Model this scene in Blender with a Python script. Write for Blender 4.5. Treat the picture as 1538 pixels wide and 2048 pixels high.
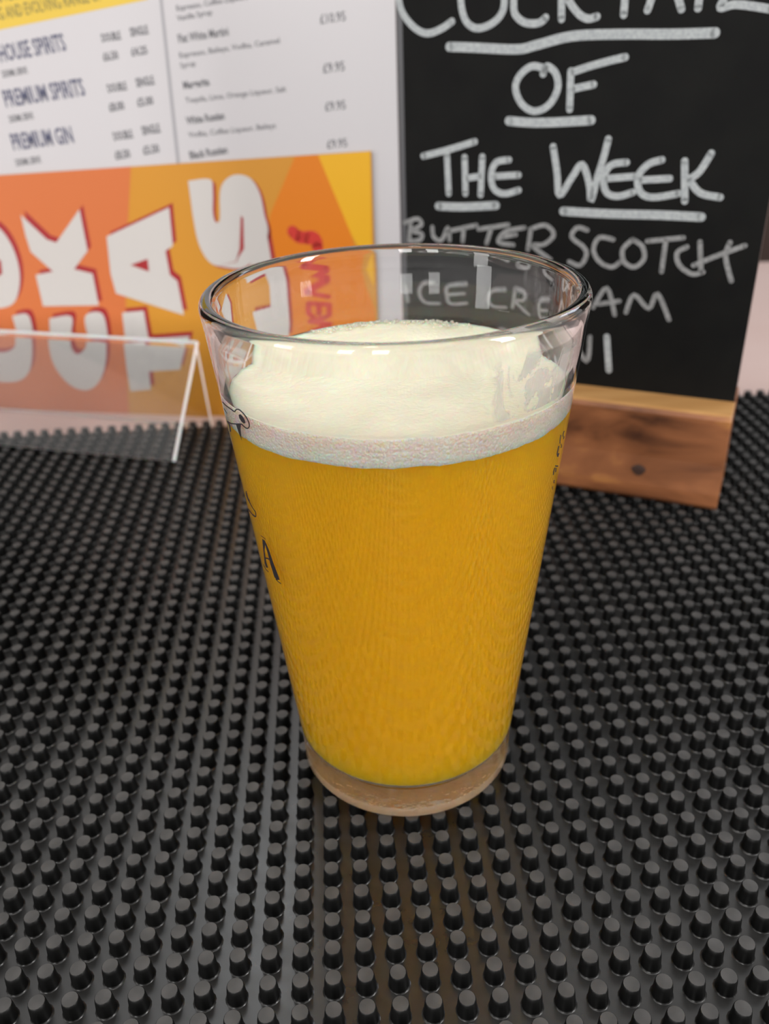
import bpy, bmesh, math, random
from mathutils import Vector, Matrix, noise
from mathutils.geometry import tessellate_polygon
for o in list(bpy.data.objects): bpy.data.objects.remove(o, do_unlink=True)
random.seed(4)
sc = bpy.context.scene
C = sc.collection
MM = 0.001
PI = math.pi
# ------------------------------------------------------------------ camera
# world: x right, y away from the camera, z up (millimetres here, metres in the scene); z = 0 is the top of the mat's pegs
IW, IH, FPX = 1538, 2048, 1727.43
PITCH, ROLL, CH = .506522, -.037159, 191.58
FW = Vector((0, math.cos(PITCH), -math.sin(PITCH)))
U0 = Vector((0, math.sin(PITCH), math.cos(PITCH))); R0 = Vector((1, 0, 0))
RT = R0*math.cos(ROLL) + U0*math.sin(ROLL)
UP = -R0*math.sin(ROLL) + U0*math.cos(ROLL)
CO = Vector((0, 0, CH))
cd = bpy.data.cameras.new('camera'); cam = bpy.data.objects.new('camera', cd); C.objects.link(cam)
M = Matrix((RT, UP, -FW)).transposed().to_4x4(); M.translation = CO*MM
cam.matrix_world = M
cd.sensor_fit = 'VERTICAL'; cd.sensor_height = 24.0; cd.lens = FPX/IH*24.0
cd.clip_start = .005; cd.clip_end = 50
cd.dof.use_dof = True; cd.dof.focus_distance = .198; cd.dof.aperture_fstop = cd.lens/2.0
sc.camera = cam
# ------------------------------------------------------------------ world, lights, exposure
w = bpy.data.worlds.new('world'); sc.world = w; w.use_nodes = True
nt = w.node_tree; bg = nt.nodes['Background']
tc = nt.nodes.new('ShaderNodeTexCoord'); sx = nt.nodes.new('ShaderNodeSeparateXYZ'); rp = nt.nodes.new('ShaderNodeValToRGB')
mr = nt.nodes.new('ShaderNodeMapRange'); mr.inputs['From Min'].default_value = -1
nt.links.new(tc.outputs['Generated'], sx.inputs[0]); nt.links.new(sx.outputs['Z'], mr.inputs['Value']); nt.links.new(mr.outputs[0], rp.inputs[0])
cr = rp.color_ramp
cr.elements[0].position = 0; cr.elements[0].color = (.20, .19, .18, 1)
cr.elements[1].position = 1; cr.elements[1].color = (.82, .81, .80, 1)
e = cr.elements.new(.46); e.color = (.42, .41, .40, 1)
e = cr.elements.new(.52); e.color = (.95, .92, .90, 1)
e = cr.elements.new(.75); e.color = (.86, .84, .82, 1)
nt.links.new(rp.outputs[0], bg.inputs[0]); bg.inputs[1].default_value = 1.0
def area(name, loc, target, sx_, sy_, power, col):
    l = bpy.data.lights.new(name, 'AREA'); l.shape = 'RECTANGLE'; l.size = sx_; l.size_y = sy_; l.energy = power; l.color = col
    o = bpy.data.objects.new(name, l); C.objects.link(o); o.location = loc
    o.rotation_euler = (Vector(target)-Vector(loc)).to_track_quat('-Z', 'Y').to_euler()
    return o
area('window_light', (-1.9, -.7, .42), (0, .35, .05), .42, .9, 9, (1, .98, .97))
for wx, wy, pw in ((-1.15, -1.9, 16), (-.35, -1.9, 16), (1.75, -.75, 34)): area('front_fill_light', (wx, wy, .80), (0, .25, .05), .34, 1.25, pw, (1, .99, .97))  # added fill lamps for upright faces; tall shape gives streaks in the glass
area('ceiling_panel_light', (-.30, 1.55, 2.0), (-.1, .3, 0), .30, .6, 2.6, (.93, .97, 1))
area('side_window_light', (1.5, 1.35, 1.0), (.1, .35, 0), .35, .6, 4, (.80, .85, 1))
area('pendant_lamp_light', (-.25, -.3, 1.5), (0, .25, 0), .14, .14, 1.5, (1, .93, .82))
sc.view_settings.view_transform = 'Standard'; sc.view_settings.look = 'None'; sc.view_settings.gamma = 1
sc.view_settings.use_curve_mapping = False; sc.view_settings.exposure = 0.0
cy = sc.cycles
cy.max_bounces = 56; cy.volume_bounces = 48; cy.transmission_bounces = 16; cy.glossy_bounces = 8; cy.diffuse_bounces = 5; cy.transparent_max_bounces = 16
cy.sample_clamp_indirect = 6; cy.blur_glossy = .5
# ------------------------------------------------------------------ geometry helpers
def ray(px): return FW + RT*((px[0]-IW/2)/FPX) - UP*((px[1]-IH/2)/FPX)
def on_z(px, z=0): d = ray(px); return CO + d*((z-CH)/d.z)
class Plane:
    """a vertical plane standing through two ground points; u runs along it, z is up, n faces the camera"""
    def __init__(s, a, b):
        s.o = Vector((a[0], a[1], 0)); s.u = (Vector((b[0], b[1], 0))-s.o).normalized(); s.n = Vector((s.u.y, -s.u.x, 0))
    def hit(s, px):
        d = ray(px); p = CO + d*((s.o-CO).dot(s.n)/d.dot(s.n)); return ((p-s.o).dot(s.u), p.z)
    def P(s, u, z, off=0): return s.o + s.u*u + Vector((0, 0, z)) + s.n*off
def empty(name, loc, label, cat, group=None):
    o = bpy.data.objects.new(name, None); C.objects.link(o); o.location = Vector(loc)*MM; o.empty_display_size = .01
    o['label'] = label; o['category'] = cat
    if group: o['group'] = group
    return o
def mesh(name, vs, fs, mat, parent=None, smooth=False, at=None):
    me = bpy.data.meshes.new(name)
    if at is None: base = abs_loc(parent) if parent else Vector((0, 0, 0))
    else: base = Vector(at)*MM
    me.from_pydata([Vector(v)*MM-base for v in vs], [], fs); me.update()
    for m in (mat if isinstance(mat, (list, tuple)) else [mat]): me.materials.append(m)
    if smooth:
        for p in me.polygons: p.use_smooth = True
    o = bpy.data.objects.new(name, me); C.objects.link(o)
    if parent: o.parent = parent
    elif at is not None: o.location = base
    return o
def abs_loc(o):
    v = Vector((0, 0, 0))
    while o: v += o.location; o = o.parent
    return v
def bevel(o, wmm, seg=3, ang=40):
    m = o.modifiers.new('bevel', 'BEVEL'); m.width = wmm*MM; m.segments = seg; m.limit_method = 'ANGLE'; m.angle_limit = math.radians(ang)
    return o
BOXF = [(0, 3, 2, 1), (4, 5, 6, 7), (0, 1, 5, 4), (1, 2, 6, 5), (2, 3, 7, 6), (3, 0, 4, 7)]
def box(name, lo, hi, mat, parent=None, at=None):
    x0, y0, z0 = lo; x1, y1, z1 = hi
    return mesh(name, [(x0,y0,z0),(x1,y0,z0),(x1,y1,z0),(x0,y1,z0),(x0,y0,z1),(x1,y0,z1),(x1,y1,z1),(x0,y1,z1)], BOXF, mat, parent, at=at)
def slab(name, quad, thick, nrm, mat, parent=None):
    """a sheet: four corners (counter-clockwise seen from nrm), thickened backwards"""
    q = [Vector(p) for p in quad]; b = [p - nrm*thick for p in q]
    return mesh(name, q+b, [(0,1,2,3), (7,6,5,4), (0,4,5,1), (1,5,6,2), (2,6,7,3), (3,7,4,0)], mat, parent)
def revolve(name, prof, cx, cy_, mat, parent, seg=320, closed=True, smooth=True, jit=None):
    vs, fs = [], []; n = len(prof)
    for k in range(seg):
        a = 2*PI*k/seg; c, s = math.cos(a), math.sin(a)
        for (r, z) in prof:
            dr, dz = jit(r, z, a) if jit else (0, 0)
            vs.append((cx+(r+dr)*c, cy_+(r+dr)*s, z+dz))
    for k in range(seg):
        k2 = (k+1) % seg
        for i in range(n if closed else n-1):
            j = (i+1) % n
            fs.append((k*n+i, k2*n+i, k2*n+j, k*n+j))
    o = mesh(name, vs, fs, mat, parent, smooth)
    bm = bmesh.new(); bm.from_mesh(o.data); bmesh.ops.remove_doubles(bm, verts=bm.verts, dist=1e-6)
    bmesh.ops.dissolve_degenerate(bm, edges=bm.edges, dist=1e-7); bmesh.ops.recalc_face_normals(bm, faces=bm.faces)
    bm.to_mesh(o.data); bm.free()
    for p in o.data.polygons: p.use_smooth = smooth
    return o
def smooth_path(p, n=5):
    if len(p) < 3: return p
    q = [p[0]]+list(p)+[p[-1]]; out = []
    for i in range(1, len(q)-2):
        a, b, c, d = q[i-1], q[i], q[i+1], q[i+2]
        for k in range(n):
            t = k/n
            out.append(tuple(.5*(2*b[m]+(c[m]-a[m])*t+(2*a[m]-5*b[m]+4*c[m]-d[m])*t*t+(3*b[m]-a[m]-3*c[m]+d[m])*t**3) for m in (0, 1)))
    out.append(p[-1]); return out
def ribbon(path, wd, caps=True):
    """2-D verts and faces of a stroke with round caps"""
    vs, fs = [], []; L, n = [], len(path)
    for i, p in enumerate(path):
        a = path[max(0, i-1)]; b = path[min(n-1, i+1)]; dx, dy = b[0]-a[0], b[1]-a[1]; l = math.hypot(dx, dy) or 1
        L.append((-dy/l, dx/l)); h = wd/2
        vs += [(p[0]+L[i][0]*h, p[1]+L[i][1]*h), (p[0]-L[i][0]*h, p[1]-L[i][1]*h)]
        if i: fs.append((2*i-2, 2*i-1, 2*i+1, 2*i))
    if caps:
        for p in (path[0], path[-1]):
            k = len(vs); vs += [(p[0]+wd/2*math.cos(a*PI/6), p[1]+wd/2*math.sin(a*PI/6)) for a in range(12)]; fs.append(tuple(range(k, k+12)))
    return vs, fs
# ------------------------------------------------------------------ materials
def mat(name, col, rough=.5, metal=0, **kw):
    m = bpy.data.materials.new(name); m.use_nodes = True; b = m.node_tree.nodes['Principled BSDF']
    b.inputs['Base Color'].default_value = (*col, 1); b.inputs['Roughness'].default_value = rough; b.inputs['Metallic'].default_value = metal
    for k, v in kw.items(): b.inputs[k.replace('_', ' ')].default_value = v
    return m
def nodes(m): return m.node_tree, m.node_tree.nodes['Principled BSDF']
def add_noise(m, scale, colors=None, bump=0, stretch=(1, 1, 1), detail=4, rough=None, dist=.0002, coord='Object', rot=(0, 0, 0)):
    t, b = nodes(m); tc = t.nodes.new('ShaderNodeTexCoord'); mp = t.nodes.new('ShaderNodeMapping'); mp.inputs['Scale'].default_value = stretch
    mp.inputs['Rotation'].default_value = rot
    nz = t.nodes.new('ShaderNodeTexNoise'); nz.inputs['Scale'].default_value = scale; nz.inputs['Detail'].default_value = detail
    t.links.new(tc.outputs[coord], mp.inputs[0]); t.links.new(mp.outputs[0], nz.inputs['Vector'])
    if colors:
        r = t.nodes.new('ShaderNodeValToRGB'); t.links.new(nz.outputs['Fac'], r.inputs[0])
        els = r.color_ramp.elements
        els[0].position, els[0].color = colors[0][0], (*colors[0][1], 1); els[1].position, els[1].color = colors[-1][0], (*colors[-1][1], 1)
        for p, c in colors[1:-1]: x = els.new(p); x.color = (*c, 1)
        t.links.new(r.outputs[0], b.inputs['Base Color'])
    if rough:
        q = t.nodes.new('ShaderNodeMapRange'); q.inputs['To Min'].default_value, q.inputs['To Max'].default_value = rough
        t.links.new(nz.outputs['Fac'], q.inputs['Value']); t.links.new(q.outputs[0], b.inputs['Roughness'])
    if bump:
        q = t.nodes.new('ShaderNodeBump'); q.inputs['Strength'].default_value = bump; q.inputs['Distance'].default_value = dist
        t.links.new(nz.outputs['Fac'], q.inputs['Height']); t.links.new(q.outputs[0], b.inputs['Normal'])
    return m
def srgb(r, g, b):
    f = lambda c: (c/255/12.92) if c/255 <= .04045 else ((c/255+.055)/1.055)**2.4
    return (f(r), f(g), f(b))
M_rubber = add_noise(mat('black_rubber', (.028, .027, .026), .36), 260, [(.3, (.002, .002, .002)), (.7, (.004, .004, .0038))], bump=.0, rough=(.38, .5))  # peg sides: their back-lit shade is put into a near-black rubber colour
nodes_ = M_rubber.node_tree.nodes['Principled BSDF']; nodes_.inputs['Specular IOR Level'].default_value = .25
M_matfloor = add_noise(mat('rubber_mat_surface', (.012, .012, .012), .3, Specular_IOR_Level=.8), 180, [(.3, (.017, .0165, .016)), (.7, (.028, .027, .0265))], rough=(.22, .38))  # same rubber, lighter on floor and peg feet: reflected light put into colour
M_pegtop = add_noise(mat('worn_grey_peg_top', (.045, .043, .041), .5), 140, [(.3, (.034, .033, .032)), (.7, (.066, .063, .061))])
M_glass = mat('clear_glass', (1, 1, 1), 0.0, IOR=1.5, Transmission_Weight=1)
M_acrylic = mat('clear_acrylic', (.97, .98, .98), 0.02, IOR=1.45, Transmission_Weight=1)
M_cut = mat('frosted_acrylic_edge', (.92, .93, .93), .35, Subsurface_Weight=.5, Subsurface_Scale=.002)
M_wet = mat('glass_against_liquid', (1, 1, 1), 0.0, IOR=1.5/1.34, Transmission_Weight=1)   # inner wall where liquid touches it
M_beer = bpy.data.materials.new('hazy_golden_beer'); M_beer.use_nodes = True      # hazy liquid: scattering and absorbing volume
t = M_beer.node_tree; t.nodes.clear(); ou = t.nodes.new('ShaderNodeOutputMaterial')
pv = t.nodes.new('ShaderNodeVolumeScatter'); pv.inputs['Color'].default_value = (1, 1, 1, 1); pv.inputs['Density'].default_value = 380; pv.inputs['Anisotropy'].default_value = .3
pa = t.nodes.new('ShaderNodeVolumeAbsorption'); pa.inputs['Color'].default_value = (.99995, .9850, 0, 1); pa.inputs['Density'].default_value = 2600
ad = t.nodes.new('ShaderNodeAddShader'); t.links.new(pv.outputs[0], ad.inputs[0]); t.links.new(pa.outputs[0], ad.inputs[1]); t.links.new(ad.outputs[0], ou.inputs['Volume'])
M_foam = mat('beer_foam', (.94, .88, .68), .6, Subsurface_Weight=1, Subsurface_Scale=.004)
M_foamside = mat('foam_bubbles', (.985, .955, .86), .45, Subsurface_Weight=1, Subsurface_Scale=.005)
M_foamtop = M_foam
M_ink = mat('black_print', (.012, .01, .012), .5)
M_paper = mat('white_paper', (.49, .47, .485), .42)
M_wood = mat('oiled_wood', (.3, .1, .04), .38)
M_board = add_noise(mat('blackboard', (.012, .012, .011), .6, Specular_IOR_Level=.12), 60, [(.3, (.002, .002, .002)), (.7, (.004, .004, .0035))])
M_chalk = add_noise(mat('white_chalk_ink', (.5, .52, .53), .8), 900, [(.35, (.27, .29, .30)), (.65, (.38, .40, .405))])
M_chalk2 = add_noise(mat('thin_chalk_ink', (.3, .3, .3), .8), 900, [(.35, (.15, .15, .15)), (.65, (.25, .25, .25))])
M_counter = add_noise(mat('pale_counter', (.6, .45, .38), .18), 4, [(.3, (.60, .44, .40)), (.7, (.68, .53, .50))])
M_brown = add_noise(mat('dark_brown_panelling', (.03, .014, .008), .5), 3, [(.3, (.022, .01, .006)), (.7, (.045, .02, .012))], stretch=(6, 6, 1))
M_floor = add_noise(mat('dark_floor', (.05, .04, .035), .5), 5, [(.3, (.04, .03, .026)), (.7, (.07, .055, .045))])
# bumps of the foam ring
def foam_nodes(m, cell, strength, speck=False):
    t, b = nodes(m); tc_ = t.nodes.new('ShaderNodeTexCoord')
    vo = t.nodes.new('ShaderNodeTexVoronoi'); vo.inputs['Scale'].default_value = cell
    t.links.new(tc_.outputs['Object'], vo.inputs['Vector'])
    bp = t.nodes.new('ShaderNodeBump'); bp.inputs['Strength'].default_value = strength; bp.inputs['Distance'].default_value = .0014 if speck else .0006; bp.invert = True
    t.links.new(vo.outputs['Distance'], bp.inputs['Height']); t.links.new(bp.outputs[0], b.inputs['Normal'])
    nz = t.nodes.new('ShaderNodeTexNoise'); nz.inputs['Scale'].default_value = 70; nz.inputs['Detail'].default_value = 6
    t.links.new(tc_.outputs['Object'], nz.inputs['Vector'])
    r = t.nodes.new('ShaderNodeValToRGB'); t.links.new(nz.outputs['Fac'], r.inputs[0])
    c = b.inputs['Base Color'].default_value[:]
    r.color_ramp.elements[0].position = .3; r.color_ramp.elements[0].color = (c[0]*.9, c[1]*.9, c[2]*.88, 1)
    r.color_ramp.elements[1].position = .65; r.color_ramp.elements[1].color = c
    t.links.new(r.outputs[0], b.inputs['Base Color'])
foam_nodes(M_foamside, 1500, 1, True)
foam_nodes(M_foam, 900, .35)
# wood: reddish brown with darker and amber streaks along the block
def wood_nodes():
    t, b = nodes(M_wood); tc_ = t.nodes.new('ShaderNodeTexCoord'); mp = t.nodes.new('ShaderNodeMapping')
    mp.inputs['Rotation'].default_value = (0, 0, .436); mp.inputs['Scale'].default_value = (3, 30, 34)
    nz = t.nodes.new('ShaderNodeTexNoise'); nz.inputs['Scale'].default_value = 1.6; nz.inputs['Detail'].default_value = 5; nz.inputs['Distortion'].default_value = .6
    t.links.new(tc_.outputs['Object'], mp.inputs[0]); t.links.new(mp.outputs[0], nz.inputs['Vector'])
    r = t.nodes.new('ShaderNodeValToRGB'); t.links.new(nz.outputs['Fac'], r.inputs[0]); E_ = r.color_ramp.elements
    E_[0].position = .34; E_[0].color = (.055, .018, .007, 1); E_[1].position = .68; E_[1].color = (.42, .18, .05, 1)
    x = E_.new(.45); x.color = (.17, .060, .022, 1); x = E_.new(.58); x.color = (.25, .092, .035, 1)
    t.links.new(r.outputs[0], b.inputs['Base Color'])
wood_nodes()
# ------------------------------------------------------------------ the setting
ZM, ZP = -5.0, -8.0          # mat surface between the pegs, counter top under the mat
o = box('floor', (-2500, -2000, -1120), (2500, 2600, -1100), M_floor); o['kind'] = 'structure'
o = box('wall_back', (-2500, 2000, -1100), (2500, 2060, 1700), M_brown); o['kind'] = 'structure'
cnt = empty('bar_counter', (0, 380, -1100), 'pale pinkish bar counter the black mat lies on, seen beyond the mat at far right', 'counter')
bevel(box('counter_top', (-1300, -50, -48), (1300, 820, ZP), M_counter, cnt), 5)
box('counter_front', (-1250, 0, -1100), (1250, 780, -48), M_brown, cnt)
# ------------------------------------------------------------------ rubber bar mat
MS, MX, MY, MPH = 7.56, -32.897, 160.44, .0486
cp, sp = math.cos(MPH), math.sin(MPH)
def lat(c, r): return (MX+MS*(c*cp+r*sp), MY+MS*(c*sp-r*cp))
GX, GY, RB, RTOP, GH = 4.21, 200.2, 30.54, 45.03, 140.8
def proj(p):
    d = Vector(p)-CO; f = d.dot(FW); return (IW/2+FPX*d.dot(RT)/f, IH/2-FPX*d.dot(UP)/f, f)
bar_mat = empty('bar_mat', (0, 300, ZP), 'black rubber bar mat covered in short round pegs under the glass', 'bar mat')
R_NEAR = 26
R_FAR, C_L, C_R = -40, -40, 47
q = [lat(C_L-.6, R_NEAR+.6), lat(C_R+.6, R_NEAR+.6), lat(C_R+.6, R_FAR-.6), lat(C_L-.6, R_FAR-.6)]
bevel(mesh('mat_base', [(*p, ZP) for p in q]+[(*p, ZM) for p in q], BOXF, M_matfloor, bar_mat), .8, 2)
PROF = [(2.85, ZM-.05), (2.55, ZM+.1), (2.42, ZM+.35), (2.15, -1.2), (1.98, -.14), (1.86, 0)]
def peg_geo(cx, cy_, n, dz=0, k=1):
    vs, fs = [], []
    for r, z in PROF:
        for i in range(n):
            a = 2*PI*i/n; vs.append((cx+r*k*math.cos(a), cy_+r*k*math.sin(a), z+(dz if z > -1 else 0)))
    m = len(PROF)
    for j in range(m-1):
        for i in range(n): fs.append((j*n+i, j*n+(i+1) % n, (j+1)*n+(i+1) % n, (j+1)*n+i))
    fs.append(tuple((m-1)*n+i for i in range(n)))
    return vs, fs
pegs = []
for c in range(C_L, C_R+1):
    for r in range(R_FAR, R_NEAR+1):
        x, y = lat(c, r); pegs.append((x, y, *proj((x, y, 0))))
def in_glass(x, y): return 560 < x < 1060 and y < 1640 or (380 < x < 1190 and y < 1000)
vis = sorted([p for p in pegs if p[4] > 0 and -5 < p[2] < IW+5 and p[3] < IH+8 and not (580 < p[2] < 1045 and p[3] < 1625)], key=lambda p: p[4])
near = vis[:300]; nearset = {(p[0], p[1]) for p in near}
v, f = peg_geo(0, 0, 16); me0 = mesh('peg', v, f, [M_rubber, M_pegtop, M_matfloor], None); me0.data.polygons[-1].material_index = 1
me0.parent = bar_mat
for i, p in enumerate(near):
    o = me0 if i == 0 else me0.copy()
    if i: C.objects.link(o)
    o.location = Vector((p[0], p[1]-300, -ZP))*MM
    o.rotation_euler = (random.gauss(0, .012), random.gauss(0, .012), random.random()*6)
for pl in me0.data.polygons:
    pl.use_smooth = len(pl.vertices) == 4
    if pl.center.z*1000 < ZM+.3 and pl.use_smooth: pl.material_index = 2
V, Fc = [], []
for p in pegs:
    if (p[0], p[1]) in nearset: continue
    v, f = peg_geo(p[0], p[1], 10); k = len(V); V += v; Fc += [tuple(i+k for i in g) for g in f]
o = mesh('peg_field', V, Fc, [M_rubber, M_pegtop, M_matfloor], bar_mat); o['kind'] = 'stuff'
for pl in o.data.polygons: pl.use_smooth = len(pl.vertices) == 4; pl.material_index = 1 if not pl.use_smooth else (2 if pl.center.z*1000+ZP < ZM+.3 else 0)
# ------------------------------------------------------------------ pint glass
glass = empty('pint_glass', (GX, GY, 0), 'clear conical pint glass holding the beer, black printed marks on its sides', 'glass')
def ro(z): return RB+(RTOP-RB)*z/GH
ZB, ZF = 113.2, 120.2        # beer level, foam level
ZI = 9.5                      # inside bottom
def ri(z): return ro(z)-(2.5 if z < 120 else 2.5+.5*max(0, (z-134)/6))
prof = [(0.0, 3.4), (RB-16, 3.0), (RB-9, 2.0), (RB-5.5, .7), (RB-3.6, .1), (RB-1.0, 0), (RB+.3, .3), (RB+.75, 1.2), (ro(5)+.3, 5), (ro(12), 12), (ro(40), 40), (ro(80), 80), (ro(120), 120), (ro(134), 134)]
for k in range(0, 9):
    a = k/8*PI; cxr = ro(139)-1.6; prof.append((cxr+1.75*math.cos(a), 138.6+2.2*math.sin(a)))
prof += [(ri(130), 130), (ri(ZF), ZF), (ri(80), 80), (ri(40), 40), (ri(ZI+6), ZI+6), (ri(ZI+2.5)-.5, ZI+2.5), (ri(ZI)-2, ZI+.5), (ri(ZI)-5, ZI), (0.0, ZI)]
M_footgleam = add_noise(mat('glass_foot_painted_gleam', (1, .98, .86), .3, IOR=1.5, Transmission_Weight=.84), 160, bump=.6, stretch=(1, 1, 3), dist=.002)  # milky white in the glass stands in for bright reflections in the base
M_ring = add_noise(mat('frosted_ring_painted_gleam', (.95, .97, .95), .3, IOR=1.5, Transmission_Weight=.6), 120, bump=.5, dist=.002)  # rough bearing ring, whitened further to paint in reflected light
o = revolve('glass_body', prof, GX, GY, [M_glass, M_wet, M_footgleam, M_ring], glass, closed=False)
for p in o.data.polygons:
    c_ = p.center*1000; rr = math.hypot(c_.x, c_.y)
    if c_.z < 3.5 and RB-20 < rr < RB-.8: p.material_index = 2 if rr < RB-5 else 3
    if ZI-.2 < c_.z < ZF and rr < ro(c_.z)-1.2: p.material_index = 1
# print on the outside wall
def cone_hit(px):
    d = ray(px); lo = None
    # solve |(P-G)xy| = ro(z)+.03
    kx, ky = CO.x-GX, CO.y-GY; m = (RTOP-RB)/GH; r0 = RB+.06+m*CH; rz = m*d.z
    a = d.x**2+d.y**2-rz*rz; b = 2*(kx*d.x+ky*d.y-r0*rz); c = kx*kx+ky*ky-r0*r0
    D = b*b-4*a*c
    t = (-b-math.sqrt(max(D, 0)))/(2*a); p = CO+d*t
    return (math.atan2(p.y-GY, p.x-GX)*RTOP, p.z)
def wrap(pt, off=.06):
    a = pt[0]/RTOP; r = ro(pt[1])+off; return (GX+r*math.cos(a), GY+r*math.sin(a), pt[1])
def ink(name, strokes, fills, org, s):
    V, Fc = [], []
    for pts, wd in strokes:                      # width in photo pixels, turned into mm at the glass
        # strokes are offset in picture space first, so foreshortening near the side is right
        pp = smooth_path([(org[0]+x/s, org[1]+y/s) for x, y in pts], 6)
        v, f = ribbon(pp, wd/s, False); k = len(V)
        V += [wrap(cone_hit(q)) for q in v]; Fc += [tuple(i+k for i in g) for g in f]
    for pts in fills:
        pp = [(org[0]+x/s, org[1]+y/s) for x, y in pts]; k = len(V)
        V += [wrap(cone_hit(q)) for q in pp]
        Fc += [tuple(i+k for i in g) for g in tessellate_polygon([[Vector((*q, 0)) for q in pp]])]
    return mesh(name, V, Fc, M_ink, glass)
ink('printed_bird_head', [([(190,490),(250,550),(320,600),(378,640),(395,615),(440,606),(490,645),(550,715),(590,790),(605,850),(592,890),(560,895),(515,862),(480,832),(400,830),(320,820),(265,785)], 18), ([(215,590),(240,630),(262,670)], 10), ([(270,790),(300,850),(315,950)], 22)],
    [[(440,690),(465,678),(500,708),(533,765),(547,812),(522,826),(480,790),(450,740)], [(395,828),(478,832),(470,900),(488,1085),(450,990),(420,900)]], (420, 740), 7.69)
ink('printed_squiggle', [([(275,190),(283,260),(330,370),(390,480),(430,540),(442,600),(435,628),(400,605),(360,560),(310,490)], 15), ([(280,225),(300,300),(330,365)], 22), ([(385,590),(415,615),(435,625)], 22)], [], (460, 960), 8.53)
ink('printed_letter', [([(525,945),(565,975),(605,1012)], 12), ([(590,1330),(640,1340),(695,1365)], 22), ([(780,1690),(820,1730),(870,1770)], 13), ([(575,1440),(610,1520),(660,1568)], 11)],
    [[(545,1000),(595,1035),(660,1180),(735,1400),(850,1705),(795,1705),(755,1650),(690,1440),(640,1240),(600,1110)], [(548,1000),(600,1110),(590,1200),(610,1330),(625,1420),(652,1500),(615,1490),(590,1420),(570,1230)]], (460, 960), 8.53)
ink('printed_small_lettering', [([(605,285),(592,320),(588,365)], 13), ([(602,360),(598,380),(596,400)], 12), ([(558,340),(548,400),(545,460)], 13), ([(560,460),(568,490),(562,520)], 10), ([(530,490),(515,560),(508,600),(515,640)], 15), ([(530,590),(520,620),(515,640)], 20), ([(482,760),(500,768),(522,762)], 18), ([(475,790),(460,840),(455,890)], 14), ([(492,790),(490,820),(484,850)], 14), ([(470,955),(462,980),(466,1000)], 13), ([(450,1040),(445,1070),(450,1090)], 9)], [], (1040, 820), 6.83)
# dried foam film and droplets left on the inside wall at the right
M_film = bpy.data.materials.new('foam_residue'); M_film.use_nodes = True
t = M_film.node_tree; b = t.nodes['Principled BSDF']; b.inputs['Base Color'].default_value = (.70, .66, .62, 1); b.inputs['Roughness'].default_value = .3
tcn = t.nodes.new('ShaderNodeTexCoord'); nz = t.nodes.new('ShaderNodeTexNoise'); nz.inputs['Scale'].default_value = 130; nz.inputs['Detail'].default_value = 3; nz.inputs['Distortion'].default_value = 1.2
mp = t.nodes.new('ShaderNodeMapping'); mp.inputs['Scale'].default_value = (1, 1, .6); t.links.new(tcn.outputs['Object'], mp.inputs[0]); t.links.new(mp.outputs[0], nz.inputs['Vector'])
r = t.nodes.new('ShaderNodeValToRGB'); r.color_ramp.elements[0].position = .46; r.color_ramp.elements[0].color = (0, 0, 0, 1); r.color_ramp.elements[1].position = .52; r.color_ramp.elements[1].color = (.62, .62, .62, 1)
t.links.new(nz.outputs['Fac'], r.inputs[0]); 
av = t.nodes.new('ShaderNodeVertexColor'); av.layer_name = 'fade'; mu = t.nodes.new('ShaderNodeMath'); mu.operation = 'MULTIPLY'
t.links.new(r.outputs[0], mu.inputs[0]); t.links.new(av.outputs[0], mu.inputs[1]); t.links.new(mu.outputs[0], b.inputs['Alpha'])
bp = t.nodes.new('ShaderNodeBump'); bp.inputs['Strength'].default_value = .8; bp.inputs['Distance'].default_value = .0006; t.links.new(nz.outputs['Fac'], bp.inputs['Height']); t.links.new(bp.outputs[0], b.inputs['Normal'])
V, Fc, fade = [], [], []
NA, NZ_ = 60, 30; a0, a1, z0_, z1_ = math.radians(-70), math.radians(12), 121, 138
for j in range(NZ_+1):
    for i in range(NA+1):
        a = a0+(a1-a0)*i/NA; z = z0_+(z1_-z0_)*j/NZ_; r_ = ri(z)-.12
        V.append((GX+r_*math.cos(a), GY+r_*math.sin(a), z))
        u, v_ = i/NA, j/NZ_
        top = .70+.35*u+.12*math.sin(9*u)
        fade.append(max(0, min(1, u*6))*max(0, min(1, (1-u)*4))*max(0, min(1, (top-v_)*7)))
for j in range(NZ_):
    for i in range(NA): k = j*(NA+1)+i; Fc.append((k, k+1, k+NA+2, k+NA+1))
o = mesh('foam_residue', V, Fc, M_film, glass, True)
ca = o.data.color_attributes.new('fade', 'FLOAT_COLOR', 'POINT')
for i, x in enumerate(fade): ca.data[i].color = (x, x, x, 1)
# ------------------------------------------------------------------ beer and its head of foam
beer = empty('beer', (GX, GY, ZI), 'hazy golden orange beer with a white foam head, filling the pint glass', 'beer')
OV = -.03
def bj(r, z, a):
    if z < ZB-1: return (0, 0)
    return (0, .5*noise.noise(Vector((math.cos(a)*9, math.sin(a)*9, 1))))
pb = [(0, ZI+.03), (ri(ZI)-5, ZI+.03), (ri(ZI)-2, ZI+.53), (ri(ZI+2.5)-.5+OV, ZI+2.52), (ri(ZI+6)+OV, ZI+6), (ri(40)+OV, 40), (ri(80)+OV, 80), (ri(ZB)+OV, ZB), (0, ZB)]
revolve('beer_liquid', pb, GX, GY, M_beer, beer, closed=False)
def fj(r, z, a):
    if r < 1: return (0, 0)
    n1 = noise.noise(Vector((math.cos(a)*6, math.sin(a)*6, 3)))+.6*noise.noise(Vector((math.cos(a)*26, math.sin(a)*26, 5)))
    return (0, .45*n1)
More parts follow.
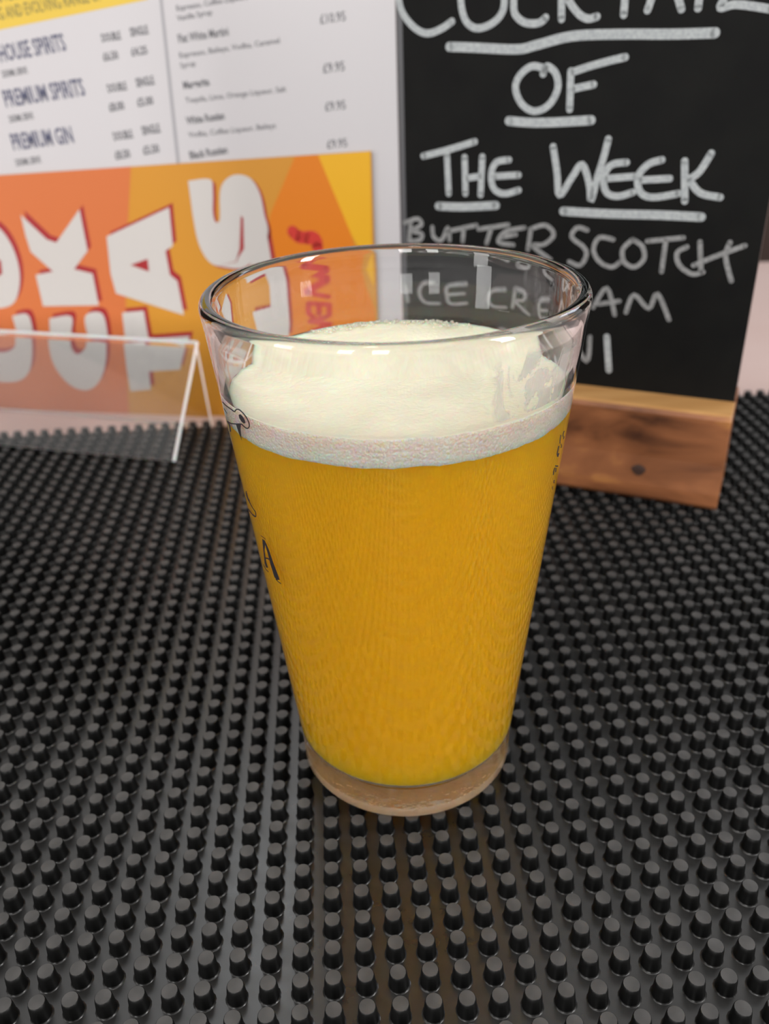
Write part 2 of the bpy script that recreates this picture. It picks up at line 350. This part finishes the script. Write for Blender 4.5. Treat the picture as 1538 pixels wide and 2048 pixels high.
# one closed lump: a slightly lumpy top curling up at the wall, bubbly side, flat underside
vs, fs, mi = [], [], []; NR, NT = 46, 240
for i in range(NR+1):
    r_ = (ri(ZF)-.05)*i/NR
    for k in range(NT):
        a = 2*PI*k/NT; x, y = r_*math.cos(a), r_*math.sin(a)
        z = ZF-.5+.55*noise.noise(Vector((x*.09, y*.09, 0)))+.16*noise.noise(Vector((x*.5, y*.5, 4)))+.07*noise.noise(Vector((x*1.6, y*1.6, 7)))
        e_ = max(0, (i/NR-.93)/.07); z = z*(1-e_)+(ZF-.1+fj(r_, ZF, a)[1])*e_ if i/NR > .93 else z
        vs.append((GX+x, GY+y, z))
lev = (119, 117.5, 116, 114.5, ZB+.1)
for z in lev:
    for k in range(NT):
        a = 2*PI*k/NT; dz = fj(9, z, a)[1]; r_ = ri(z+dz)+OV; vs.append((GX+r_*math.cos(a), GY+r_*math.sin(a), z+dz))
for k in range(NT): a = 2*PI*k/NT; vs.append((GX+.2*math.cos(a), GY+.2*math.sin(a), ZB+.1))
for i in range(NR+len(lev)+1):
    for k in range(NT):
        k2 = (k+1) % NT; fs.append((i*NT+k, (i+1)*NT+k, (i+1)*NT+k2, i*NT+k2)); mi.append(1 if i >= NR else 0)
o = mesh('foam_head', vs, fs, [M_foamtop, M_foamside], beer, True)
bm = bmesh.new(); bm.from_mesh(o.data)
for k, f_ in enumerate(bm.faces): f_.material_index = mi[k]
bmesh.ops.remove_doubles(bm, verts=bm.verts, dist=1e-6); bmesh.ops.holes_fill(bm, edges=[e for e in bm.edges if e.is_boundary], sides=400); bmesh.ops.recalc_face_normals(bm, faces=bm.faces)
bm.to_mesh(o.data); bm.free()
for p in o.data.polygons: p.use_smooth = True
# small open bubbles on the foam where it meets the far wall
bv, bf = [], []
for k in range(150):
    a = math.radians(random.uniform(55, 125)); rr = random.choice((.25, .35, .45, .6)); r_ = ri(ZF)-.6-abs(random.gauss(0, 2.0))
    cx, cy_ = GX+r_*math.cos(a), GY+r_*math.sin(a); n0 = len(bv)
    for j in range(3):
        for i in range(8):
            th = 2*PI*i/8; ph = j*PI/6; bv.append((cx+rr*math.cos(th)*math.cos(ph), cy_+rr*math.sin(th)*math.cos(ph), ZF+.0+rr*math.sin(ph)))
    for j in range(2):
        for i in range(8): bf.append((n0+j*8+i, n0+j*8+(i+1) % 8, n0+(j+1)*8+(i+1) % 8, n0+(j+1)*8+i))
    bf.append(tuple(n0+16+i for i in range(8)))
M_bub = mat('bubble_skin', (.8, .78, .7), .1, Transmission_Weight=.6, IOR=1.2)
o = mesh('foam_bubbles', bv, bf, M_bub, beer, True); o['kind'] = 'stuff'
# ------------------------------------------------------------------ print helpers on upright planes
def poly_print(name, pl, px, m, parent, off, lift=.12):
    uv = [pl.hit(p) for p in px]
    t_ = tessellate_polygon([[Vector((*q, 0)) for q in uv]])
    n = len(uv)
    return mesh(name, [pl.P(u, z, off) for u, z in uv], [tuple(g) for g in t_], m, parent)
def multi_print(name, pl, polys, m, parent, off):
    V, Fc = [], []
    for px in polys:
        uv = [pl.hit(p) for p in px]; k = len(V)
        V += [pl.P(u, z, off) for u, z in uv]; Fc += [tuple(i+k for i in g) for g in tessellate_polygon([[Vector((*q, 0)) for q in uv]])]
    return mesh(name, V, Fc, m, parent)
def text_print(name, pl, s, p0, p1, hpx, m, parent, off, bold=0):
    """one line of lettering whose baseline runs between two places on the sheet; hpx is its cap height"""
    a = Vector(pl.hit(p0)); b_ = Vector(pl.hit(p1)); top = Vector(pl.hit((p0[0]-hpx*.12, p0[1]-hpx)))
    cu = bpy.data.curves.new(name, 'FONT'); cu.body = s; cu.size = 1; cu.resolution_u = 2; cu.offset = bold
    ob = bpy.data.objects.new(name, cu); C.objects.link(ob)
    dg = bpy.context.evaluated_depsgraph_get(); me = bpy.data.meshes.new_from_object(ob.evaluated_get(dg))
    bpy.data.objects.remove(ob)
    xs = [v.co.x for v in me.vertices]; x0, x1 = min(xs), max(xs)
    du = (b_-a)/(x1-x0); dv = Vector((-du.y, du.x)).normalized()*((top-a).length/.70)
    base = abs_loc(parent)
    for v in me.vertices:
        q = a+du*(v.co.x-x0)+dv*v.co.y; v.co = pl.P(q.x, q.y, off)*MM-base
    me.materials.clear(); me.materials.append(m)
    o = bpy.data.objects.new(name, me); C.objects.link(o); o.parent = parent
    return o
def strokes(name, pl, lines, m, parent, off, org, s, wd):
    V, Fc = [], []
    for n, pts in enumerate(lines):
        p = smooth_path([pl.hit((org[0]+x/s, org[1]+y/s)) for x, y in pts], 5)
        v, f = ribbon(p, wd); k = len(V)
        V += [pl.P(u, z, off+.015*n) for u, z in v]; Fc += [tuple(i+k for i in g) for g in f]
    return mesh(name, V, Fc, m, parent)
# ------------------------------------------------------------------ drinks menu sheet, standing behind the orange card
PM = Plane((-126, 495), (-12, 472.7))
HZ = 288
def sheet(name, pl, px_left, px_right, z0, z1, th, m, parent):
    u0 = pl.hit(px_left)[0]; u1 = pl.hit(px_right)[0]
    return slab(name, [pl.P(u0, z0), pl.P(u1, z0), pl.P(u1, z1), pl.P(u0, z1)], th, pl.n, m, parent), u0, u1
ur = PM.hit((797, 300))[0]; ul = ur-262
menu = empty('drinks_menu', PM.P((ul+ur)/2, ZP, 0), 'white printed drinks menu sheet with price columns, standing behind the orange card', 'menu')
slab('menu_sheet', [PM.P(ul, ZP+.1), PM.P(ur, ZP+.1), PM.P(ur, HZ), PM.P(ul, HZ)], .4, PM.n, M_paper, menu)
slab('clear_backing', [PM.P(ul-2, ZP+.1, -.7), PM.P(ur+.6, ZP+.1, -.7), PM.P(ur+.6, HZ+3, -.7), PM.P(ul-2, HZ+3, -.7)], 1.6, PM.n, M_acrylic, menu)
M_navy = mat('navy_print', srgb(72, 74, 98), .5); M_grey = mat('grey_print', srgb(88, 88, 92), .5); M_rule = mat('grey_rule', srgb(150, 148, 152), .5)
M_yel = mat('yellow_print', srgb(205, 172, 50), .4); M_olive = mat('olive_print', srgb(110, 104, 50), .5)
TO = .08
# yellow heading band across the top left, carried on up the sheet
u0, z0b = PM.hit((-60, 72)); u1, z1b = PM.hit((296, -1))
o = mesh('heading_band', [PM.P(ul+4, z0b+(z0b-z1b)/(u0-u1)*(ul+4-u0), .05), PM.P(u1, z1b, .05), PM.P(u1-3, z1b+34, .05), PM.P(ul+4, z1b+34, .05)], [(0,1,2,3)], M_yel, menu)
text_print('heading_text', PM, 'GROWING AND EVOLVING RANGE OF', (-62, 52), (205, 0), 24, M_olive, menu, TO, .012)
text_print('heading_text', PM, 'DISCOVER OUR EVER', (-40, 14), (120, -22), 22, M_olive, menu, TO, .012)
T = [('HOUSE SPIRITS', (3, 124), (134, 100), 33, M_navy, .02), ('25/50ML SERVE', (6, 155), (56, 146), 13, M_grey, .02),
 ('PREMIUM SPIRITS', (13, 214), (172, 190), 33, M_navy, .02), ('25/50ML SERVE', (20, 245), (68, 237), 13, M_grey, .02),
 ('PREMIUM GIN', (28, 300), (149, 285), 32, M_navy, .02), ('25/50ML SERVE', (33, 332), (83, 325), 13, M_grey, .02)]
for k, (y, pa, pb_) in enumerate(((82, '£6.50', '£4.25'), (183, '£8.00', '£5.00'), (279, '£8.50', '£5.50'))):
    dx = 12*k
    T += [('DOUBLE', (205+dx, y+2), (243+dx, y-4), 16, M_grey, .03), ('SINGLE', (262+dx, y-9), (298+dx, y-15), 17, M_grey, .03),
          (pa, (208+dx, y+40), (238+dx, y+35), 16, M_grey, .03), (pb_, (264+dx, y+30), (296+dx, y+25), 16, M_grey, .03)]
T += [('Espresso, Coffee Liqueur,', (354, 22), (495, -2), 11, M_grey, .012), ('Vanilla Syrup', (355, 42), (425, 29), 11, M_grey, .012), ('£10.95', (641, 48), (692, 41), 19, M_grey, .01),
 ('Flat White Martini', (358, 86), (458, 70), 17, M_grey, .02), ('Espresso, Baileys, Vodka, Caramel', (360, 116), (560, 86), 11, M_grey, .01), ('Syrup', (362, 137), (392, 131), 11, M_grey, .01), ('£9.95', (647, 146), (690, 141), 19, M_grey, .01),
 ('Margarita', (368, 178), (420, 170), 15, M_grey, .03), ('Tequila, Lime, Orange Liqueur, Salt', (372, 206), (573, 183), 11, M_grey, .01), ('£9.95', (651, 222), (692, 218), 18, M_grey, .01),
 ('White Russian', (374, 249), (450, 238), 15, M_grey, .03), ('Vodka, Coffee Liqueur, Baileys', (378, 275), (552, 256), 11, M_grey, .01), ('£9.95', (655, 297), (695, 293), 17, M_grey, .01),
 ('Black Russian', (381, 318), (456, 306), 15, M_grey, .03)]
for s, a, b_, h_, m, bo in T: text_print('menu_text', PM, s, a, b_, h_, m, menu, TO, bo)
poly_print('column_rule', PM, [(315, -40), (321, -40), (361, 335), (354, 335)], M_rule, menu, TO)
# ------------------------------------------------------------------ orange card
PC = Plane((-126, 492.6), (-12, 470.3))
card = empty('cocktail_card', PC.P(-20, ZP), 'orange and yellow card with big white sideways lettering, standing in front of the white menu', 'card')
c0 = PC.hit((-70, 355)); c1 = PC.hit((742, 302)); c2 = PC.hit((748, 640))
lft = c0[0]-18; slope = (c1[1]-c0[1])/(c1[0]-c0[0])
M_or = {k: mat(k, v, .4, Specular_IOR_Level=.3) for k, v in dict(amber_print=srgb(190, 130, 40), salmon_print=srgb(192, 104, 56), orange_print=srgb(202, 112, 8), yellow_gold_print=srgb(212, 158, 20), red_print=srgb(186, 48, 38), deep_red_print=srgb(150, 36, 40), white_print=(.50, .47, .45)).items()}
slab('card_sheet', [PC.P(lft, ZP+.1), PC.P(c2[0]+1.2, ZP+.1), PC.P(c1[0], c1[1]), PC.P(lft, c1[1]+slope*(lft-c1[0]))], .5, PC.n, M_or['amber_print'], card)
def cp_(name, polys, m, off=.06): return multi_print(name, PC, polys, M_or[m], card, off)
cp_('salmon_facet', [[(-75, 356), (262, 333), (250, 560), (262, 845), (-75, 835)]], 'salmon_print', .05)
cp_('orange_facet', [[(262, 640), (262, 845), (560, 858), (570, 640), (420, 560)]], 'amber_print', .045)
cp_('orange_facet', [[(590, 313), (636, 310), (703, 470), (747, 610), (749, 860), (560, 858), (530, 600), (540, 430)]], 'orange_print', .05)
cp_('yellow_facet', [[(636, 310), (741, 302.5), (744, 545), (703, 470)]], 'yellow_gold_print', .055)
# letters, drawn in the pixels of a close view (origin 0,300, scale 2.0237)
S3 = 2.0237
def arc(cx, cy_, rx, ry, a0, a1, n=10): return [(cx+rx*math.cos(math.radians(a0+(a1-a0)*i/n)), cy_+ry*math.sin(math.radians(a0+(a1-a0)*i/n))) for i in range(n+1)]
LET = {
 'O': [[(-110,300),(-60,290),(0,318),(50,390),(78,480),(78,560),(55,620),(0,640),(-60,630),(-120,600),(-140,500),(-135,380)]],
 'C': [[(50,672),(112,665),(135,740),(140,820),(128,890),(90,928),(30,935),(-30,925),(-90,890),(-110,800),(-100,690),(-60,690),(-58,760),(-40,810),(0,815),(40,812),(70,790),(68,740)]],
 'K': [[(84,262),(190,362),(228,375),(322,240),(355,408),(300,482),(375,500),(400,628),(175,632),(145,505),(215,492),(125,412),(105,350)]],
 'C_': [[(200,682),(288,672),(290,740),(300,800),(322,822),(348,805),(358,770),(345,672),(412,660),(435,740),(438,830),(425,900),(395,950),(350,968),(290,945),(235,880),(208,800)]],
 'A': [[(432,350),(685,232),(700,388),(670,408),(688,505),(718,530),(745,668),(470,580),(448,500)]],
 'T': [[(495,658),(582,650),(602,765),(768,752),(735,885),(610,892),(618,965),(535,972),(520,880)]],
 'S': [[(762,125),(850,118),(862,170),(862,250),(872,290),(890,280),(890,180),(905,130),(950,100),(1010,112),(1050,170),(1070,260),(1082,350),(1000,470),(900,472),(845,450),(805,380),(785,290),(772,200)]],
 'L': [[(1000,330),(1075,310),(1108,500),(1130,690),(1130,760),(960,730),(915,590),(1025,575)]]}
for k, polys in LET.items():
    if k in 'OC_S':                                    # round letters: rounded outlines
        polys = [smooth_path(p+[p[0]], 4)[:-1] for p in polys]
    px = [[(x/S3, 300+y/S3) for x, y in p] for p in polys]
    sh = [[(x+7, y-9) for x, y in p] for p in px]
    if k == 'S': sh = [[(x+6, y+4) for x, y in p] for p in px]
    cp_('letter_shadow', sh, 'deep_red_print', .09); cp_('letter', px, 'white_print', .14 if k != 'L' else .17)
P3 = lambda pts: [(x/S3, 300+y/S3) for x, y in pts]
cp_('letter_counter', [P3([(528,465),(598,440),(604,492)])], 'deep_red_print', .2)
cp_('letter_shadow', [P3([(975,265),(985,275),(988,400),(955,450),(880,470),(960,452),(970,400)])], 'deep_red_print', .2)
cp_('letter_counter', [P3([(-60,440),(-30,420),(5,450),(10,500),(-20,520),(-60,500)])], 'deep_red_print', .2)
# hand lettered word in red running up the card
strokes('script_letter', PC, [[(1185,330),(1215,355),(1260,350),(1280,365),(1285,395)], [(1200,345),(1250,360)]], M_or['red_print'], card, .12, (0, 300), S3, 6.2)
strokes('script_letter', PC, [[(1200,440),(1300,465)], [(1200,515),(1300,470)], [(1205,515),(1305,545)]], M_or['red_print'], card, .12, (0, 300), S3, 3.6)
strokes('script_letter', PC, [[(1215,575),(1310,590)], [(1215,575),(1218,630),(1240,655)], [(1262,585),(1266,640)], [(1310,590),(1312,650)]], M_or['red_print'], card, .12, (0, 300), S3, 3.6)
strokes('script_letter', PC, [[(1225,680),(1318,700)], [(1225,680),(1300,660)], [(1318,700),(1235,740)]], M_or['red_print'], card, .12, (0, 300), S3, 3.6)
# ------------------------------------------------------------------ clear acrylic tent in front of the cards
tent = empty('acrylic_stand', (-150, 440, 0), 'clear acrylic tent-shaped stand foot in front of the orange card, at left', 'stand')
A = on_z((345, 922), 1.9); B = on_z((425, 849), ZP+1.5); Al = on_z((0, 885), 1.9); Bl = on_z((0, 817), ZP+1.5)
dirv = ((Al-A)+(Bl-B)).normalized(); mid = (A+B)/2
PR = Plane((mid+dirv*10)[:2], mid[:2]); ru, rz = PR.hit((392, 682)); Rg = PR.P(ru, rz); Rgl = Rg+dirv*165
A2, B2 = A+dirv*165, B+dirv*165
def panel(name, a, b_, c, d, th):
    n = (Vector(b_)-Vector(a)).cross(Vector(d)-Vector(a)).normalized()
    o = slab(name, [a, b_, c, d], th, n, M_acrylic, tent); o.data.materials.append(M_cut)
    for p in o.data.polygons:
        if p.index >= 2: p.material_index = 1
    return o
panel('front_panel', A2, A, Rg, Rgl, 3.2)
nb = (Rg-B).cross(dirv).normalized()
g = Vector((0, 1.6, -.4))
panel('rear_panel', B, B2, Rgl+g, Rg+g, 2.2)
# ------------------------------------------------------------------ chalkboard in its wooden block
F1 = on_z((1115, 974)); F2 = on_z((1421, 1023))
PF = Plane(F1[:2], F2[:2]); zt = 45.3
uR = PF.hit((1465, 834))[0]; uL = uR-170
PB = Plane(on_z((1154.6, 767), zt)[:2], on_z((1467.5, 804), zt)[:2])
dep = (PB.o-PF.o).dot(-PF.n)
block = empty('wooden_block', PF.P((uL+uR)/2, 0, -dep), 'oiled reddish brown wooden block holding the chalkboard upright, right of the glass', 'block')
# cross-section: (depth behind the front face, height); groove for the board behind the front lip
sec = [(2.2, 0), (0.5, 2.2), (0.2, 8), (.8, 22), (.3, 36), (0, zt-2.2), (1.2, zt-.5), (3.4, zt), (dep-.3, zt), (dep-.3, zt-16), (dep+4.0, zt-16), (dep+4.0, zt), (dep+19, zt), (dep+21, zt-2), (dep+21, 2), (dep+19, 0)]
vs = [PF.P(uL, z, -d_) for d_, z in sec]+[PF.P(uR, z, -d_) for d_, z in sec]; n = len(sec)
fs = [(i, i+n, (i+1) % n+n, (i+1) % n) for i in range(n)]
fs += [tuple(g) for g in tessellate_polygon([[Vector((*p, 0)) for p in sec]])] + [tuple(i+n for i in reversed(g)) for g in tessellate_polygon([[Vector((*p, 0)) for p in sec]])]
M_lip = add_noise(mat('wood_top_painted_light', (.5, .28, .12), .35), 40, [(.3, (.42, .21, .07)), (.7, (.56, .31, .12))], stretch=(.3, 3, 1), rot=(0, 0, .436))  # top light and sky reflection put into a lighter tan wood colour
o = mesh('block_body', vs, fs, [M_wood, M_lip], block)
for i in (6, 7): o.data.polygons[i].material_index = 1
bm = bmesh.new(); bm.from_mesh(o.data); bmesh.ops.recalc_face_normals(bm, faces=bm.faces); bm.to_mesh(o.data); bm.free()
bevel(o, .7, 2, 50)
M_knot = mat('dark_knot', (.035, .014, .008), .5)
ku, kz = PF.hit((1276, 944)); kn = []
for i in range(16):
    a = i*PI/8; kn.append(PF.P(ku+4.0*math.cos(a)*(1+.15*math.sin(3*a)), kz+3.6*math.sin(a), -.62))
mesh('wood_knot', kn+[PF.P(ku+(p-PF.P(ku, kz)).dot(PF.u)*.5, kz+(p.z-kz)*.5, -.35) for p in kn], [(i, (i+1) % 16, 16+(i+1) % 16, 16+i) for i in range(16)]+[tuple(range(16, 32))], M_knot, block)
board = empty('chalkboard', PB.P(75, zt-15.8, -1.5), 'black chalkboard with white handwriting about a cocktail, standing in the wooden block', 'chalkboard')
bu0 = PB.hit((800, 300))[0]; bu1 = PB.hit((1467.5, 804))[0]+.3; BT = 262
M_edge = mat('board_edge', (.10, .065, .055), .5)
o = slab('board_panel', [PB.P(bu0, zt-15.6), PB.P(bu1, zt-15.6), PB.P(bu1, BT), PB.P(bu0, BT)], 3.2, PB.n, M_board, board)
o.data.materials.append(M_edge)
for p in o.data.polygons:
    if p.index >= 2: p.material_index = 1
bevel(o, .3, 2)
slab('side_strip', [PB.P(bu0, zt, .1), PB.P(bu0+2.4, zt, .1), PB.P(bu0+2.4, BT, .1), PB.P(bu0, BT, .1)], .1, PB.n, mat('grey_edge_strip', (.06, .06, .065), .3), board)
O4, S4, O5, S5 = (760, 0), 1.977, (780, 400), 2.029
CB = [ # letters in close-view pixels, upper writing
 [[(150,-235),(95,-200),(65,-110),(75,0),(95,60),(140,112),(188,132),(240,115),(285,85)]],
 [[(410,-120),(350,-95),(322,-30),(325,40),(345,90),(385,112),(440,95),(480,55),(492,0),(475,-80),(410,-120)]],
 [[(640,-110),(570,-100),(535,-40),(530,40),(550,75),(585,92),(630,90),(655,70)]],
 [[(718,-120),(718,75)], [(830,-125),(730,-15)], [(740,-10),(765,30),(795,62),(825,74),(858,66)]],
 [[(900,-120),(1050,-130)], [(978,-125),(964,58)]],
 [[(1058,40),(1130,-130),(1192,36)], [(1082,-30),(1175,-35)]],
 [[(1275,-130),(1258,32)]],
 [[(1375,-130),(1365,-20),(1345,30),(1400,18),(1470,24),(1545,36)]],
 [[(655,272),(600,262),(552,300),(536,350),(560,410),(610,440),(668,415),(703,350),(695,290),(660,262),(645,292)]],
 [[(755,282),(750,432)], [(755,287),(830,262),(910,240),(970,226)], [(760,352),(845,334)]],
 [[(172,617),(270,592),(375,560)], [(265,610),(272,765)]],
 [[(335,622),(338,765)], [(405,620),(398,770)], [(340,705),(400,696)]],
 [[(510,632),(460,642),(440,690),(450,745),(490,766),(548,752)], [(450,697),(548,692)]],
 [[(685,580),(700,680),(710,772),(760,700),(800,650),(828,730),(835,792),(860,700),(885,620),(903,550)]],
 [[(975,642),(915,652),(885,700),(895,760),(940,776),(1000,760)], [(890,706),(1010,697)]],
 [[(1115,632),(1060,650),(1020,700),(1030,760),(1080,780),(1180,765)], [(1025,712),(1145,706)]],
 [[(1205,637),(1205,795)], [(1310,606),(1262,680),(1215,712)], [(1220,705),(1265,762),(1345,780)]]]
for l in CB: strokes('chalk_letter', PB, l, M_chalk, board, .12, O4, S4, 2.75)
for l in ([(275,185),(370,188),(540,195),(620,178),(760,143),(950,135),(1150,135),(1325,130)], [(510,478),(600,485),(700,483),(835,475)], [(232,815),(330,818),(458,812)], [(725,835),(900,845),(1100,850),(1270,858)]):
    strokes('chalk_underline', PB, [l], M_chalk, board, .12, O4, S4, 3.6)
CL = [
 [[(85,92),(78,160)], [(60,92),(112,76),(128,100),(92,124),(130,138),(120,162),(78,166)]],
 [[(172,110),(178,150),(210,162),(235,112),(242,162)]],
 [[(232,128),(350,102)], [(300,112),(295,166)]],
 [[(360,118),(480,100)], [(412,112),(392,175)]],
 [[(545,112),(470,128),(440,170),(500,182)], [(455,150),(510,140)]],
 [[(572,120),(560,200)], [(570,118),(630,102),(665,140),(625,180),(580,186),(650,240)]],
 [[(800,122),(760,112),(738,150),(785,190),(797,225),(770,265),(728,250)]],
 [[(905,160),(850,152),(826,200),(850,250),(900,272),(935,250)]],
 [[(985,160),(945,200),(950,250),(990,272),(1030,240),(1025,190),(985,160)]],
 [[(1045,167),(1190,153)], [(1120,160),(1102,290)]],
 [[(1205,190),(1165,215),(1175,265),(1225,300),(1270,292)]],
 [[(1258,170),(1262,292)], [(1232,265),(1330,225),(1440,185)], [(1380,172),(1362,230),(1385,328)]],
 [[(65,305),(75,385)]], [[(185,285),(140,292),(125,340),(150,390),(210,395)]],
 [[(330,290),(250,302),(245,350),(260,395),(330,390)], [(250,347),(320,338)]],
 [[(510,310),(450,317),(430,360),(450,400),(510,402)]],
 [[(560,310),(545,400)], [(565,306),(612,322),(600,355),(560,365),(630,432)]],
 [[(760,345),(700,350),(690,400),(700,440),(750,440)], [(695,400),(745,395)]],
 [[(825,435),(880,357),(912,465)], [(850,422),(930,410)]],
 [[(958,455),(990,385),(1050,440),(1085,380),(1132,485)]],
 [[(200,610),(215,520),(255,590),(290,515),(310,610)]], [[(350,615),(390,520),(420,615)], [(365,585),(410,580)]],
 [[(470,620),(475,525),(520,545),(480,575),(525,625)]], [[(555,530),(640,528)], [(598,530),(598,630)]], [[(680,540),(684,640)]],
 [[(735,650),(738,562),(798,655),(812,556)]]]
for l in CL: strokes('chalk_letter', PB, l, M_chalk2, board, .12, O5, S5, 2.0)
strokes('chalk_letter', PB, [[(880,555),(888,690)]], M_chalk, board, .12, O5, S5, 2.8)
